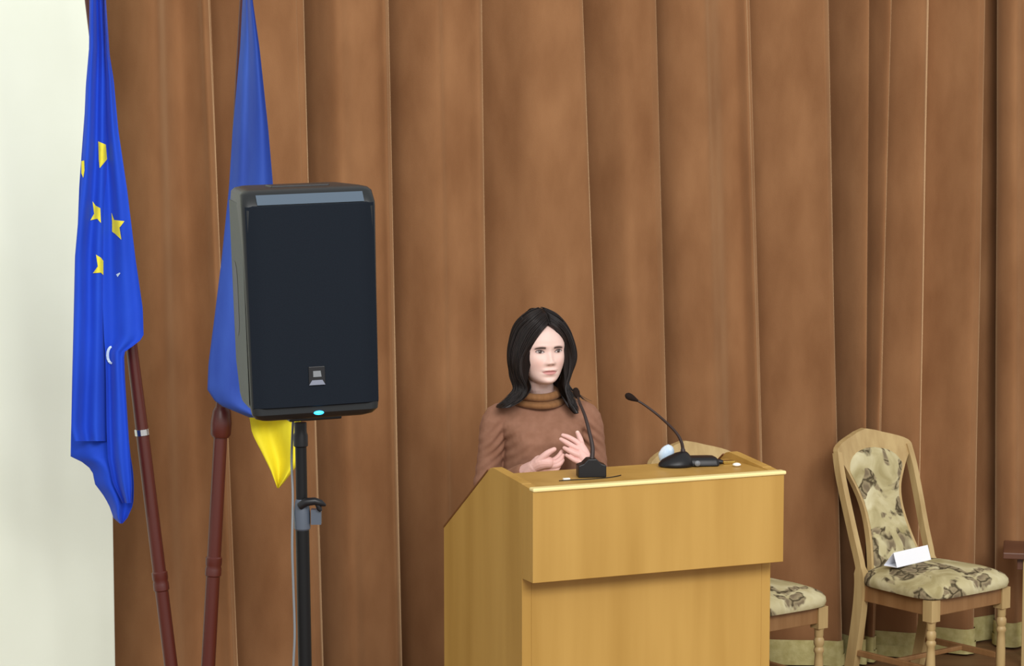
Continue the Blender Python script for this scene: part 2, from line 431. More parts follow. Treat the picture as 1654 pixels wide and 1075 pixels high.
def patch(poly, surf, name, mt):
    """a printed mark lying on the cloth"""
    cx = sum(p[0] for p in poly)/len(poly); cy = sum(p[1] for p in poly)/len(poly)
    b = MB(); f = []; vs_ = []
    dense = []
    for i in range(len(poly)):
        p, q = poly[i], poly[(i+1) % len(poly)]
        for k in range(3): dense.append((p[0]+(q[0]-p[0])*k/3, p[1]+(q[1]-p[1])*k/3))
    rings = []
    for t in (1.0, .66, .33):
        rings.append([(cx+(x-cx)*t, cy+(y-cy)*t) for x, y in dense])
    n = len(dense)
    for rg in rings: vs_ += [at(x, y, surf(x, y)-.003)-eu.location for x, y in rg]
    vs_.append(at(cx, cy, surf(cx, cy)-.003)-eu.location)
    for r in range(2):
        for i in range(n): f.append((r*n+i, r*n+(i+1) % n, (r+1)*n+(i+1) % n, (r+1)*n+i))
    for i in range(n): f.append((2*n+i, 2*n+(i+1) % n, 3*n))
    b.add(vs_, f); return b.build(name, mt, eu, smooth=60)
patch([(158.5, 228), (171, 233.5), (173, 257), (161, 271.5), (159.5, 258)], top_surf, 'star', M_star)
patch([(131.5, 260), (136, 259), (136.5, 275), (134.5, 287), (131.5, 280)], top_surf, 'star', M_star)
patch([(149.5, 325), (154.5, 332), (162, 336), (163, 360), (157, 353), (146, 355.5), (152, 345)], top_surf, 'star', M_star)
patch([(180, 343), (184, 355), (201, 357), (193, 367.5), (196, 387), (186, 377.5), (181, 374), (181, 357)], top_surf, 'star', M_star)
patch([(155, 411), (163, 416), (167, 421), (167, 444), (163, 440), (150, 441), (158, 430)], top_surf, 'star', M_star)
patch([(187.5, 443), (193, 440), (194.5, 441), (190, 447)], top_surf, 'printed_mark', M_mark)
# the pale crescent mark on the lower cloth
cr = []
for k in range(9):
    a = PI*0.52 + k*PI*1.0/8; cr.append((180+8.5*math.cos(a), 573-15*math.sin(a)))
for k in range(9):
    a = PI*1.52 - k*PI*1.0/8; cr.append((181+5*math.cos(a), 573-12*math.sin(a)))
bC = MB(); vsx = [at(x, y, top_surf(x, y)-.005)-eu.location for x, y in cr]
bC.add(vsx, [(i, i+1, 16-i, 17-i) for i in range(8)]); bC.build('printed_mark', M_mark, eu)

ua = empty('flag', at(400, 0, DF+.02))
bb = MB()
cloth(bb, [(-120, 396, 404), (0, 391.7, 408), (76, 388, 419), (211, 375.7, 433.5), (300, 370, 441), (417, 358, 452), (515, 346, 465), (588, 336.6, 474), (629, 335, 480), (652, 350, 482), (674, 403, 484)], DF-.12, 1.1, amp=.03, ph=1.9, n=34, bend=.03)
bb.v = [tuple(Vector(p)-ua.location) for p in bb.v]; o = bb.build('blue_band', M_blueUA, ua, smooth=60)
bb = MB()
cloth(bb, [(640, 392, 486), (674, 403, 486), (699, 407, 486), (729, 422, 486), (745, 430, 484), (759, 437, 474), (775, 443, 462), (788, 448, 450.5)], DF-.03, 1.3, amp=.024, ph=3.0, n=34, bend=-.04)
bb.v = [tuple(Vector(p)-ua.location) for p in bb.v]; bb.build('yellow_band', M_yelUA, ua, smooth=60)
tag(ua, 'dusty blue and yellow flag hanging behind the loudspeaker', 'flag', 'flags on leaning poles')

# ------------------------------------------------------------------ loudspeaker and its stand
DS = 6.5
sp_bot = at(492, 667, DS); sp_top = at(485, 300, DS)
SH = (sp_top - sp_bot).length
sp = empty('loudspeaker', sp_bot + Vector((0, .02, 0)), (0, -.027, .29))
def spk_ring(z, wf, wr, yf, yr, rc):
    """rounded trapezoid in plan: half widths front/rear, corner radii"""
    pts = []
    cs = [(-wf, yf, PI, 1.5*PI), (wf, yf, 1.5*PI, 2*PI), (wr, yr, 0, .5*PI), (-wr, yr, .5*PI, PI)]
    for (x, y, a0, a1) in cs:
        sx = 1 if x > 0 else -1; sy = 1 if y > 0 else -1
        for k in range(7):
            a = a0+(a1-a0)*k/6
            pts.append((x - sx*rc + rc*math.cos(a), y - sy*rc + rc*math.sin(a), z))
    return pts
b = MB(); rings = []
for (z, ins, fb) in [(0, .03, .03), (.006, .014, .012), (.018, .003, .0), (.04, 0, 0), (.30, -.001, 0), (SH-.05, -.003, 0), (SH-.040, -.003, .002), (SH-.012, .0, .022), (SH-.004, .008, .034), (SH, .024, .055)]:
    tp = .004*(z/SH)
    rings.append(spk_ring(z, (.163+tp-ins), .143+tp-ins, -.145+fb, .145-ins-.14*max(0, 1-z/.085), .022))
b.loft(rings); b.build('cabinet', M_plastic, sp, smooth=40)
b = MB(); rows = []
# grille: a slightly bowed plate proud of the front, with turned-in edges
for z in [.034, .037, .045] + [.045+(SH-.045-.05)*k/8 for k in range(1, 9)] + [SH-.042, SH-.039]:
    tp = .004*(z/SH); row = []; e = .006 if z in (.034, SH-.039) else 0
    for k in range(21):
        u = -1+2*k/20; wv = .159+tp
        yy = -.152 - .004*(1-u*u) + (.012*max(0, abs(u)-.82)/.18)**1.0*1.0 + e
        row.append((wv*u, yy, z))
    rows.append(row)
b.grid(rows); b.build('grille', M_grille, sp, smooth=50)
# side cheeks, reflected wall light coloured into them, with a handle recess each side
for sx in (-1, 1):
    b = MB(); P = []
    for z in [.035, .05] + [.05+(SH-.1)*k/6 for k in range(1, 7)] + [SH-.035]:
        tp = .004*(z/SH); row = []
        for t in (0.10, .3, .55, .8, .97):
            x = (.163+tp) + ((.143)-(.163))*t + .0035; y = -.145+.29*t; y = min(y, .14-.14*max(0, 1-z/.085))
            row.append((sx*x, y, z))
        P.append(row)
    b.grid(P); b.build('side_cheek', M_side, sp, smooth=40)
    b = MB(); P = []
    for z, ya, yb_ in [(.20, .055, .085), (.215, .030, .105), (.235, .022, .112), (.30, .020, .114), (.35, .022, .112), (.372, .030, .105), (.388, .055, .085)]:
        row = []
        for k in range(6):
            y = ya+(yb_-ya)*k/5; t = (y+.145)/.29
            row.append((sx*(.163+.004*(z/SH)-.020*t+.0043), y, z))
        P.append(row)
    b.grid(P); b.build('side_handle', M_black, sp, smooth=40)
b = MB(); P = []  # strip coloured as the ceiling light reflected in the top bevel
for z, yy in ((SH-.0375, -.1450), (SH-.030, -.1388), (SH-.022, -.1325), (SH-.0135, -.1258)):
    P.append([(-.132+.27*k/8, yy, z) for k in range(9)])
b.grid(P); b.build('bevel_reflection', M_bevelglow, sp, smooth=40)['label'] = 'blue grey strip standing for light reflected in the bevel above the grille'
b = MB(); b.box(-.075, .075, -.04, .04, SH-.003, SH+.004); b.build('top_handle', M_black, sp, bevel=.003)
# badge: dark square frame, small grey square, silver wedge under it
zb = .105; xb = .0
bd = MB(); bd.box(xb-.021, xb+.021, -.1585, -.152, zb-.014, zb+.030)
bdo = bd.build('badge', M_black, sp, bevel=.0015)
b = MB(); b.prism([(xb-.010, zb+.004), (xb+.011, zb+.004), (xb+.009, zb+.019), (xb-.010, zb+.019)], -.161, -.158, 1); b.build('badge_square', M_grey, bdo)
b = MB(); b.prism([(xb-.021, zb-.016), (xb+.020, zb-.016), (xb+.013, zb-.004), (xb-.013, zb-.004)], -.161, -.158, 1); b.build('badge_wedge', M_silver, bdo)
b = MB(); b.ball((.004, -.146, .017), (.013, .004, .0052), 10); b.build('status_light', M_led, sp, smooth=180)['label'] = 'glowing cyan status light'
b = MB(); b.box(-.06, .075, -.09, .09, -.010, .004); b.build('foot_plate', M_black, sp, bevel=.003)
tag(sp, 'tall black loudspeaker on a pole stand in front of the flags', 'loudspeaker')

st0 = at(485, 676, DS+.02)
axis = (at(481, 690, DS+.02) - at(488.5, 1075, DS+.02)).normalized()
stbase = st0 - axis*(st0.z/axis.z)
ss = empty('speaker_stand', stbase)
def sa(z): return axis*(z/axis.z)
zt_ = st0.z - .012
zc = at(485, 825, DS).z; zl = at(487, 855, DS).z
b = MB(); b.lathe([(.0145, 0), (.0145, (zt_-zl)/axis.z)], sa(zl-.0), axis, 18); b.build('upper_pole', M_blackm, ss, smooth=40)
b = MB(); zz = at(484, 712, DS).z; b.lathe([(.012, -.02), (.0185, -.015), (.0185, .012), (.016, .02), (.016, .045)], sa(zz), axis, 18); b.build('pole_collar', M_black, ss, smooth=40)
b = MB(); b.lathe([(.0175, 0), (.0175, (zl+.005-.55)/axis.z)], sa(.55), axis, 18); b.build('lower_pole', M_blackm, ss, smooth=40)
b = MB(); b.lathe([(.018, 0), (.021, .004), (.021, .045), (.017, .075), (.015, .08)], sa(zl-.004), axis, 20)
b.box(.008, .034, -.016, .012, zl+.012, zl+.05)
cl = b.build('clamp', M_clamp, ss, smooth=35)
kp = sa(zc+.012)
b = MB(); b.tube([kp+Vector((-.004, -.018, .0)), kp+Vector((.012, -.024, .012)), kp+Vector((.034, -.022, .014)), kp+Vector((.050, -.018, .008)), kp+Vector((.062, -.016, .002))], [.010, .011, .010, .009, .003], 10)
b.tube([kp+Vector((.040, -.02, .008)), kp+Vector((.046, -.02, -.006)), kp+Vector((.05, -.02, -.012))], [.006, .007, .004], 8)
b.build('clamp_knob', M_black, cl, smooth=60)
b = MB(); b.lathe([(.03, 0), (.032, .02), (.032, .08), (.022, .10)], sa(.86), axis, 18); hub = b.build('tripod_hub', M_black, ss, smooth=40)
for k in range(3):
    a = k*2*PI/3 + .9; dv = Vector((math.cos(a), math.sin(a), 0))
    b = MB(); b.rtube([sa(.90)+dv*.03, dv*.52 + Vector((0, 0, .02))], .012, .008, (0, 0, 1))
    lg = b.build('leg', M_blackm, ss)
    b = MB(); b.ball(dv*.525 + Vector((0, 0, .018)), (.02, .02, .018), 8); b.build('rubber_foot', M_black, lg, smooth=180)
    b = MB(); b.rtube([sa(.56)+dv*.02, sa(.46)*.0 + dv*.28 + Vector((0, 0, .45))], .008, .005, (0, 0, 1)); b.build('brace', M_blackm, ss)
tag(ss, 'black tripod stand holding up the loudspeaker', 'speaker stand')
b = MB()
cp = [at(474, 664, DS+.06), at(471, 740, DS+.05), at(473, 800, DS+.02), at(472, 880, DS), at(474, 950, DS), at(476, 1020, DS), at(474, 1075, DS), at(470, 1200, DS), at(455, 1400, DS)]
cp = [tuple(p) for p in cp]; cp += [(cp[-1][0]-.05, DS+.05, .01), (cp[-1][0]-.3, DS+.4, .008)]
b.tube([Vector(p) for p in crom(cp, 6)], .0032, 8)
tag(b.build('speaker_cable', M_grey, None, smooth=180), 'thin grey cable hanging down along the speaker stand', 'cable')

# ------------------------------------------------------------------ lectern
LTH = 0.4123; LO = Vector((0.0678, 8.2502, 0)); LW, LD, ZT, HB, VB, V1, ZS = .930, .768, 1.210, .312, .087, .335, .955
lc = empty('lectern', LO, (0, 0, LTH))
LT = Vector((math.cos(LTH), math.sin(LTH), 0)); LN = Vector((-math.sin(LTH), math.cos(LTH), 0))
def L(u, v, z): return LO + LT*u + LN*v + Vector((0, 0, z))
def Linv(p): q = Vector(p)-LO; return q.dot(LT), q.dot(LN), q.z
TK = .034
for k, (u0, u1) in enumerate(((0, TK), (LW-TK, LW))):
    b = MB()
    prof = [(VB, 0), (LD, 0), (LD, ZS), (V1+.035, ZT+.004), (V1+.02, ZT+.015), (V1-.005, ZT+.021), (V1-.03, ZT+.020), (VB, ZT+.002), (VB, ZT-HB)]
    b.prism(prof, u0, u1, 0); o = b.build('side_panel', M_wood, lc, bevel=.0015)
    b = MB(); b.prism([(.018, ZT-HB), (VB-.0012, ZT-HB), (VB-.0012, ZT+.001), (.018, ZT-.006)], u0, u1, 0); b.build('upper_side_panel', M_wood, lc, bevel=.001)
    # dark banding on the sloping edge
    b = MB(); dv = Vector((0, LD-V1-.035, ZS-ZT-.004)).normalized(); nn = Vector((0, -dv.z, dv.y))
    p0 = Vector((0, V1+.035, ZT+.004)); p1 = Vector((0, LD, ZS)); 
    q = [p0, p1, p1+nn*.006, p0+nn*.006]
    b.prism([(p.y, p.z) for p in q], u0-.001, u1+.001, 0); b.build('edge_banding', M_darkedge, o)['label'] = 'dark brown banding on the sloping edge'
b = MB(); b.box(0, LW, 0, .018, ZT-HB, ZT-.013); b.build('upper_front_panel', M_wood, lc, bevel=.0015)
b = MB(); b.box(TK, LW-TK, VB-.0, VB+.018, 0, ZT-HB+.001)
b.build('lower_front_panel', M_wood, lc, bevel=.0015)
b = MB(); b.box(TK, LW-TK, .018, VB, ZT-HB+.001, ZT-HB+.017); b.build('box_floor', M_wood, lc)
b = MB(); b.box(TK+.001, LW-TK-.001, .018, V1, ZT-.022, ZT-.004); b.build('shelf', M_wood, lc)
b = MB(); b.box(-.001, LW+.006, -.006, .03, ZT-.013, ZT-.0005); b.build('front_edge', M_woodedge, lc, bevel=.004)['label'] = 'pale rounded front edging'
b = MB(); b.prism([(V1+.001, ZT-.022), (LD-.13, ZS+.052), (LD-.13, ZS+.070), (V1+.001, ZT-.004)], TK+.001, LW-TK-.001, 0); b.build('reading_slope', M_wood, lc)
b = MB(); b.box(TK, LW-TK, VB+.02, LD-.1, .12, .14); b.box(TK, LW-TK, VB+.02, LD-.06, .62, .638); b.build('inner_shelf', M_wood, lc)
tag(lc, 'honey coloured wooden lectern with boxed front and sloping sides', 'lectern')
ZSH = ZT-.0035

# ------------------------------------------------------------------ the woman behind the lectern
PR = Vector((.108, 9.20, 0)); BYAW = .17; HYAW = .36
person = empty('person', PR)
RB = Matrix.Translation(PR) @ Matrix.Rotation(BYAW, 4, 'Z')
def Bp(x, y, z): return RB @ Vector((x, y, z))                 # body frame: x to her left, -y ahead
HCEN = at(874.0, 564, 9.165)
RH = Matrix.Translation(HCEN) @ Matrix.Rotation(HYAW, 4, 'Z') @ Matrix.Rotation(-.010, 4, 'Y')
def Hp(x, y, z): return RH @ Vector((x, y, z))                 # head frame, origin at eye level between the ears
RHi = RH.inverted()

HZ = np.array([-.122, -.119, -.114, -.106, -.094, -.08, -.062, -.045, -.022, 0, .016, .04, .07, .092, .108, .117, .121])
HF = np.array([.045, .066, .0775, .0830, .0850, .0862, .0872, .0875, .0868, .0865, .0900, .0885, .080, .064, .042, .022, .004])
HBk = np.array([-.03, -.012, .004, .020, .040, .058, .074, .084, .092, .096, .098, .098, .092, .076, .052, .030, .012])
HW = np.array([.012, .022, .031, .041, .051, .058, .0645, .0700, .0742, .0760, .0768, .0765, .070, .057, .038, .021, .005])
HG = np.arange(-.1225, .1216, .0004)
_k = np.exp(-.5*(np.arange(-40, 41)*.0004/.0050)**2); _k /= _k.sum()
def smoothed(t):
    v = np.interp(HG, HZ, t); s_ = np.convolve(np.pad(v, 40, mode='reflect', reflect_type='odd'), _k, 'valid')
    e_ = np.clip(np.minimum(HG-HG[0], HG[-1]-HG)/.008, 0, 1); return v*(1-e_)+s_*e_
HF, HBk, HW = smoothed(HF), smoothed(HBk), smoothed(HW)*1.10; HZ = HG
def gs(x, z, cx, cz, sx, sz): return math.exp(-((x-cx)/sx)**2*.5 - ((z-cz)/sz)**2*.5)
def face_disp(x, z):
    """how far the face stands out of the plain skull at (x, z)"""
    ax = abs(x); d = 0
    pz = interp(-z, [-.014, 0, .012, .025, .0335, .0395, .0455, .052], [.001, .0035, .0085, .0145, .0190, .0190, .0105, .0])
    sx = interp(-z, [0, .02, .036, .046], [.0066, .0066, .0088, .0095])
    d += pz*math.exp(-(x/sx)**2*.5)
    d += .0058*gs(ax, z, .0130, -.0400, .0058, .0052)
    d += -.0105*gs(ax, z, .0335, .001, .015, .0105)
    d += .0052*gs(ax, z, .0355, -.001, .0105, .0065)
    d += .0032*gs(ax, z, .031, .0185, .016, .005)
    d += .0040*gs(ax, z, .045, -.034, .016, .015)
    d += -.0022*gs(ax, z, .040, -.075, .014, .014)
    d += .0048*gs(ax, z, .008, -.0645, .0125, .0032) + .0015*gs(ax, z, .0, -.0665, .012, .003)
    d += .0062*gs(x, z, 0, -.0785, .0150, .0046)
    d += -.0040*gs(x, z, 0, -.0712, .0125, .0016)
    d += -.0006*gs(ax, z, .0300, -.0712, .004, .004)
    d += -.0016*gs(x, z, 0, -.0575, .003, .005)
    d += -.0028*gs(x, z, 0, -.0915, .015, .0042)
    d += .0060*gs(x, z, 0, -.109, .015, .009)
    return d
NE = 2.35
def face_y(x, z):
    f = interp(z, HZ, HF); wv = interp(z, HZ, HW)
    return -f*max(0, 1-(abs(x)/wv)**NE)**(1/NE) - face_disp(x, z)

def remeshed(b, voxel, smooth_n, name):
    """one continuous skin over overlapping shapes"""
    me = bpy.data.meshes.new(name); me.from_pydata(b.v, [], b.f)
    bm = bmesh.new(); bm.from_mesh(me); bmesh.ops.recalc_face_normals(bm, faces=bm.faces); bm.to_mesh(me); bm.free()
    o = bpy.data.objects.new('tmp', me); C.objects.link(o)
    r = o.modifiers.new('r', 'REMESH'); r.mode = 'VOXEL'; r.voxel_size = voxel
    if smooth_n:
        s = o.modifiers.new('s', 'SMOOTH'); s.factor = .5; s.iterations = smooth_n
    dg = bpy.context.evaluated_depsgraph_get(); dg.update()
    nm = bpy.data.meshes.new_from_object(o.evaluated_get(dg)); nm.name = name
    bpy.data.objects.remove(o); bpy.data.meshes.remove(me)
    return nm
def skinned(nm, name, mt, parent, loc=PR):
    n = len(nm.vertices); co = np.empty(n*3); nm.vertices.foreach_get('co', co); co = co.reshape(-1, 3) - np.array(loc)
    nm.vertices.foreach_set('co', co.ravel()); nm.materials.clear(); nm.materials.append(mt); nm.shade_smooth(); nm.update()
    o = bpy.data.objects.new(name, nm); C.objects.link(o); o.parent = parent; return o
def limb(b, pts, rad, n=14, sub=4):
    q = crom([tuple(p)+(r,) for p, r in zip(pts, rad)], sub)
    P = [Vector(p[:3]) for p in q]; R = [float(p[3]) for p in q]
    # round ends
    t0 = (P[0]-P[1]).normalized(); t1 = (P[-1]-P[-2]).normalized()
    for k in (.5, .86): pass
    P = [P[0]+t0*R[0]*.95, P[0]+t0*R[0]*.7, P[0]+t0*R[0]*.35] + P + [P[-1]+t1*R[-1]*.35, P[-1]+t1*R[-1]*.7, P[-1]+t1*R[-1]*.95]
    R = [R[0]*.3, R[0]*.71, R[0]*.93] + R + [R[-1]*.93, R[-1]*.71, R[-1]*.3]
    b.tube(P, R, n)

# --- skin: head, neck, trunk, arms and hands in one surface
b = MB(); rings = []
zs = list(np.concatenate([np.linspace(-.122, -.106, 9), np.linspace(-.104, .03, 84), np.linspace(.034, .121, 36)]))
for z in zs:
    f = interp(z, HZ, HF); bk = interp(z, HZ, HBk); wv = interp(z, HZ, HW); ring = []
    cy = 0.0
    for k in range(120):
        a = 2*PI*k/120; s_, c_ = math.sin(a), math.cos(a)
        x = wv*math.copysign(abs(s_)**(2/NE), s_)
        if c_ >= 0: y = -f*abs(c_)**(2/NE)
        else: y = bk*abs(c_)**(2/2.1)
        if c_ > 0: y -= face_disp(x, z)*min(1, c_*3)
        ring.append(Hp(x, y, z))
    rings.append(ring)
b.loft(rings)
limb(b, [Hp(0, .030, -.06), Hp(0, .028, -.11), Bp(.0, .020, 1.40), Bp(0, .02, 1.33)], [.050, .0485, .050, .058], 24)
for s in (-1, 1):     # ears, under the hair
    b.ball(Hp(s*.078, .008, -.018), (.008, .017, .028), 8)
limb(b, [Bp(0, .02, 1.33), Bp(0, .01, 1.20), Bp(0, 0, 1.05), Bp(0, 0, .95)], [.052, .075, .075, .075], 24)
# joints of the arms
SHR, SHL = Bp(-.168, .012, 1.300), Bp(.168, .012, 1.300)
ELR, ELL = Bp(-.205, .03, 1.03), Bp(.215, .03, 1.03)
WD_ = 8.955
def Z(zx, zy, D): return at(840+zx/10.34, 680+zy/10.34, D)
WRR = Z(235, 760, WD_+.005); WRL = Z(1130, 850, WD_-.01)
limb(b, [SHR, ELR], [.045, .036]); limb(b, [SHL, ELL], [.045, .036])
limb(b, [ELR, (ELR+WRR)/2, WRR], [.036, .033, .0245]); limb(b, [ELL, (ELL+WRL)/2, WRL], [.036, .033, .0245])
hb = MB()
# her right hand: half open, thumb up, fingers curling over
D0 = WD_
limb(hb, [Z(160, 860, D0+.02), WRR, Z(330, 680, D0)], [.0245, .0235, .025], 16)
limb(hb, [WRR, Z(360, 690, D0-.008), Z(470, 690, D0-.012)], [.022, .026, .022], 16)
limb(hb, [WRR, Z(370, 760, D0+.010), Z(500, 760, D0+.006)], [.021, .024, .020], 16)
limb(hb, [Z(300, 690, D0-.012), Z(400, 585, D0-.020), Z(478, 520, D0-.022), Z(572, 468, D0-.020)], [.0165, .0132, .0110, .0082], 14)   # thumb
limb(hb, [Z(470, 650, D0+.005), Z(555, 655, D0+.002), Z(640, 590, D0+.006), Z(695, 505, D0+.012)], [.0125, .0108, .0096, .0074], 12)    # index
limb(hb, [Z(480, 700, D0-.006), Z(590, 690, D0-.012), Z(668, 640, D0-.008), Z(718, 570, D0+.0)], [.0125, .0110, .0098, .0076], 12)        # middle
limb(hb, [Z(480, 750, D0-.004), Z(585, 745, D0-.014), Z(660, 715, D0-.014), Z(712, 650, D0-.006)], [.0120, .0105, .0092, .0072], 12)      # ring
limb(hb, [Z(470, 795, D0+.002), Z(555, 805, D0-.008), Z(615, 800, D0-.012), Z(655, 755, D0-.010)], [.0110, .0094, .0082, .0064], 12)      # little
# her left hand: back of the hand towards the room, four fingers pointing up and across
E0_ = WD_-.01
limb(hb, [Z(1190, 930, E0_+.02), WRL, Z(1080, 720, E0_)], [.0245, .0225, .024], 16)
limb(hb, [WRL, Z(1075, 580, E0_+.012), Z(1010, 410, E0_+.018)], [.021, .022, .016], 16)
limb(hb, [WRL, Z(1080, 660, E0_-.002), Z(1020, 560, E0_+.0)], [.022, .022, .018], 16)
limb(hb, [WRL, Z(1060, 740, E0_-.006), Z(1000, 690, E0_-.008)], [.021, .020, .015], 16)
limb(hb, [Z(1010, 400, E0_+.018), Z(905, 320, E0_+.020), Z(800, 262, E0_+.024), Z(715, 232, E0_+.028)], [.0112, .0098, .0088, .0068], 12)
limb(hb, [Z(1020, 490, E0_+.006), Z(900, 430, E0_+.002), Z(775, 355, E0_+.006), Z(682, 300, E0_+.014)], [.0116, .0102, .0090, .0070], 12)
limb(hb, [Z(1025, 590, E0_-.004), Z(915, 540, E0_-.010), Z(810, 485, E0_-.008), Z(738, 445, E0_+.0)], [.0112, .0100, .0088, .0068], 12)
limb(hb, [Z(1005, 690, E0_-.010), Z(915, 650, E0_-.016), Z(840, 605, E0_-.014), Z(775, 565, E0_-.006)], [.0102, .0090, .0078, .0062], 12)
limb(hb, [Z(1080, 610, E0_+.020), Z(1035, 430, E0_+.036), Z(1000, 290, E0_+.044), Z(958, 190, E0_+.046)], [.0165, .0125, .0105, .0080], 12)   # thumb behind
nm_body = remeshed(b, .0021, 2, 'body')
nm_hand = remeshed(hb, .0015, 2, 'hands')
bm = bmesh.new(); bm.from_mesh(nm_body); bm.from_mesh(nm_hand); bm.to_mesh(nm_body); bm.free(); bpy.data.meshes.remove(nm_hand)
body = skinned(nm_body, 'body', M_skin, person)
# skin tone by place on the body: lips, cheeks, knuckles
n = len(nm_body.vertices); co = np.empty(n*3); nm_body.vertices.foreach_get('co', co); co = co.reshape(-1, 3) + np.array(PR)
Ri = np.array(RHi); hc = co @ Ri[:3, :3].T + Ri[:3, 3]
hx, hy, hz = np.abs(hc[:, 0]), hc[:, 1], hc[:, 2]
base = np.array(lin((228, 196, 185))[:3]); tone = np.tile(base, (n, 1))
def blend(mask, col): 
    global tone
    tone = tone*(1-mask[:, None]) + np.array(lin(col)[:3])*mask[:, None]
front = (hy < -.03) & (hz > -.13) & (hz < .13)
blend(front*.35*np.exp(-((hx-.043)/.016)**2*.5-((hz+.042)/.016)**2*.5), (226, 170, 156))
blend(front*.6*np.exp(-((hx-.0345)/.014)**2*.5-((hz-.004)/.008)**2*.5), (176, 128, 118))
hw = .0295
up = -.0712 + .0080*np.clip(1-(hx/hw)**1.6, 0, 1) - .0016*np.exp(-(hx/.004)**2)
dn = -.0712 - .0118*np.sqrt(np.clip(1-(hx/(hw*.9))**2, 0, 1))
sm = lambda v: np.clip(v/.0016, 0, 1)
lips = front*(hx < hw)*sm(up-hz)*sm(hz-dn)
blend(lips*.8, (192, 120, 118))
blend(front*np.exp(-((hz+.0712)/.0010)**2*.5)*np.clip((hw+.001-hx)/.004, 0, 1)*.8, (110, 52, 52))
blend(front*.6*np.exp(-((hx-.0085)/.0032)**2*.5-((hz+.0462)/.0018)**2*.5), (110, 60, 52))
bt = np.clip((hx-.0150)/.0385, 0, 1); bz = .0125+.0038*np.sin(PI*np.minimum(1, bt*.80+.08))-.0030*bt
bw = .0018+.0015*np.sin(PI*(.22+.72*bt))
bmask = front*np.exp(-((hz-bz)/bw)**2*.5)*np.clip((hx-.0135)/.004, 0, 1)*np.clip((.0560-hx)/.006, 0, 1)
blend(np.clip(bmask*1.05, 0, .9), (46, 34, 30))
handm = (co[:, 2] < 1.29) & (hz < -.2)
blend(handm*.45, (222, 160, 154))
ca = nm_body.attributes.new('tone', 'FLOAT_COLOR', 'POINT')
ca.data.foreach_set('color', np.concatenate([tone, np.ones((n, 1))], 1).astype(np.float32).ravel())

# --- eyes, lashes, brows on the face
def on_face(x, z, off): return Hp(x, face_y(x, z)-off, z) - PR
for s in (-1, 1):
    ex, ez = s*.0350, .0
    ew, eu_, ed = .0154, .0060, .0044
    b = MB(); cols = []; rows = []
    NX, NZ = 30, 14
    lookx = ex + .0002
    for i in range(NZ+1):
        row = []
        for j in range(NX+1):
            u = -1+2*j/NX; x = ex+u*ew
            topz = ez + eu_*(1-abs(u)**2.2) + s*u*.0010; botz = ez - ed*(1-abs(u)**2.4) + s*u*.0010
            z = botz+(topz-botz)*i/NZ
            bulge = .0016*(1-u*u)
            row.append(on_face(x, z, .0010+bulge))
            r = math.hypot(x-lookx, z-(ez+.0012))
            if r < .0026: c = (14, 10, 9)
            elif r < .0054: c = (74, 48, 36)
            elif r < .0062: c = (40, 30, 26)
            else: c = (186, 172, 168)
            if math.hypot(x-lookx+.0016, z-(ez+.0032)) < .0010: c = (240, 240, 240)  # painted catchlight on the iris
            cols.append(lin(c))
        rows.append(row)
    b.grid(rows); o = b.build('eye', M_eye, person, smooth=180)
    a_ = o.data.attributes.new('tone', 'FLOAT_COLOR', 'POINT'); a_.data.foreach_set('color', np.array(cols, np.float32).ravel())
    b = MB(); pts = []; 
    for j in range(15):
        u = -1+2*j/14; x = ex+u*ew*1.04; z = ez+eu_*(1-abs(u)**2.2)+s*u*.0010+.0004
        pts.append(on_face(x, z, .0026))
    b.tube(pts, [.0005+.0010*math.sin(PI*min(1, (j+1)/16)) for j in range(15)], 6)
    pts = [on_face(ex+u*ew*1.0, ez-ed*(1-abs(u)**2.4)+s*u*.0010-.0002, .0014) for u in np.linspace(-.95, .95, 11)]
    b.tube(pts, .0004, 5)
    b.build('lashes', M_lash, person, smooth=180)

# --- sweater
def ell_ring(zv, wx_, fr_, bk_, n=40):
    r = []
    for k in range(n):
        a = 2*PI*k/n; s_, c_ = math.sin(a), math.cos(a)
        x = wx_*math.copysign(abs(s_)**.86, s_); y = -fr_*abs(c_)**.9 if c_ > 0 else bk_*abs(c_)**.9
        if c_ > 0 and 1.14 < zv < 1.30:      # bust
            y -= .016*math.exp(-((zv-1.215)/.045)**2)*math.exp(-((abs(x)-.075)/.045)**2)
        r.append(Bp(x, y, zv))
    return r
b = MB(); T = [(.84, .165, .10, .11), (.90, .172, .105, .115), (.98, .158, .098, .10), (1.06, .144, .098, .09), (1.13, .139, .116, .092), (1.19, .137, .126, .095), (1.235, .138, .124, .098),
     (1.28, .156, .106, .10), (1.315, .160, .078, .096), (1.34, .140, .058, .088), (1.362, .100, .046, .078), (1.382, .062, .040, .066), (1.40, .050, .036, .058)]
b.loft([ell_ring(*t) for t in T])
limb(b, [Bp(-.06, .015, 1.338), Bp(-.125, .014, 1.322), SHR, (SHR*.55+ELR*.45), ELR], [.045, .050, .052, .047, .045], 20)
limb(b, [Bp(.06, .015, 1.338), Bp(.125, .014, 1.322), SHL, (SHL*.55+ELL*.45), ELL], [.045, .050, .053, .050, .046], 20)
cuR = WRR + (ELR-WRR)*.22; cuL = WRL + (ELL-WRL)*.10
limb(b, [ELR, (ELR+cuR)/2, cuR], [.046, .043, .034], 20); limb(b, [ELL, (ELL+cuL)/2, cuL], [.046, .042, .031], 20)
nm = remeshed(b, .004, 3, 'sweater')
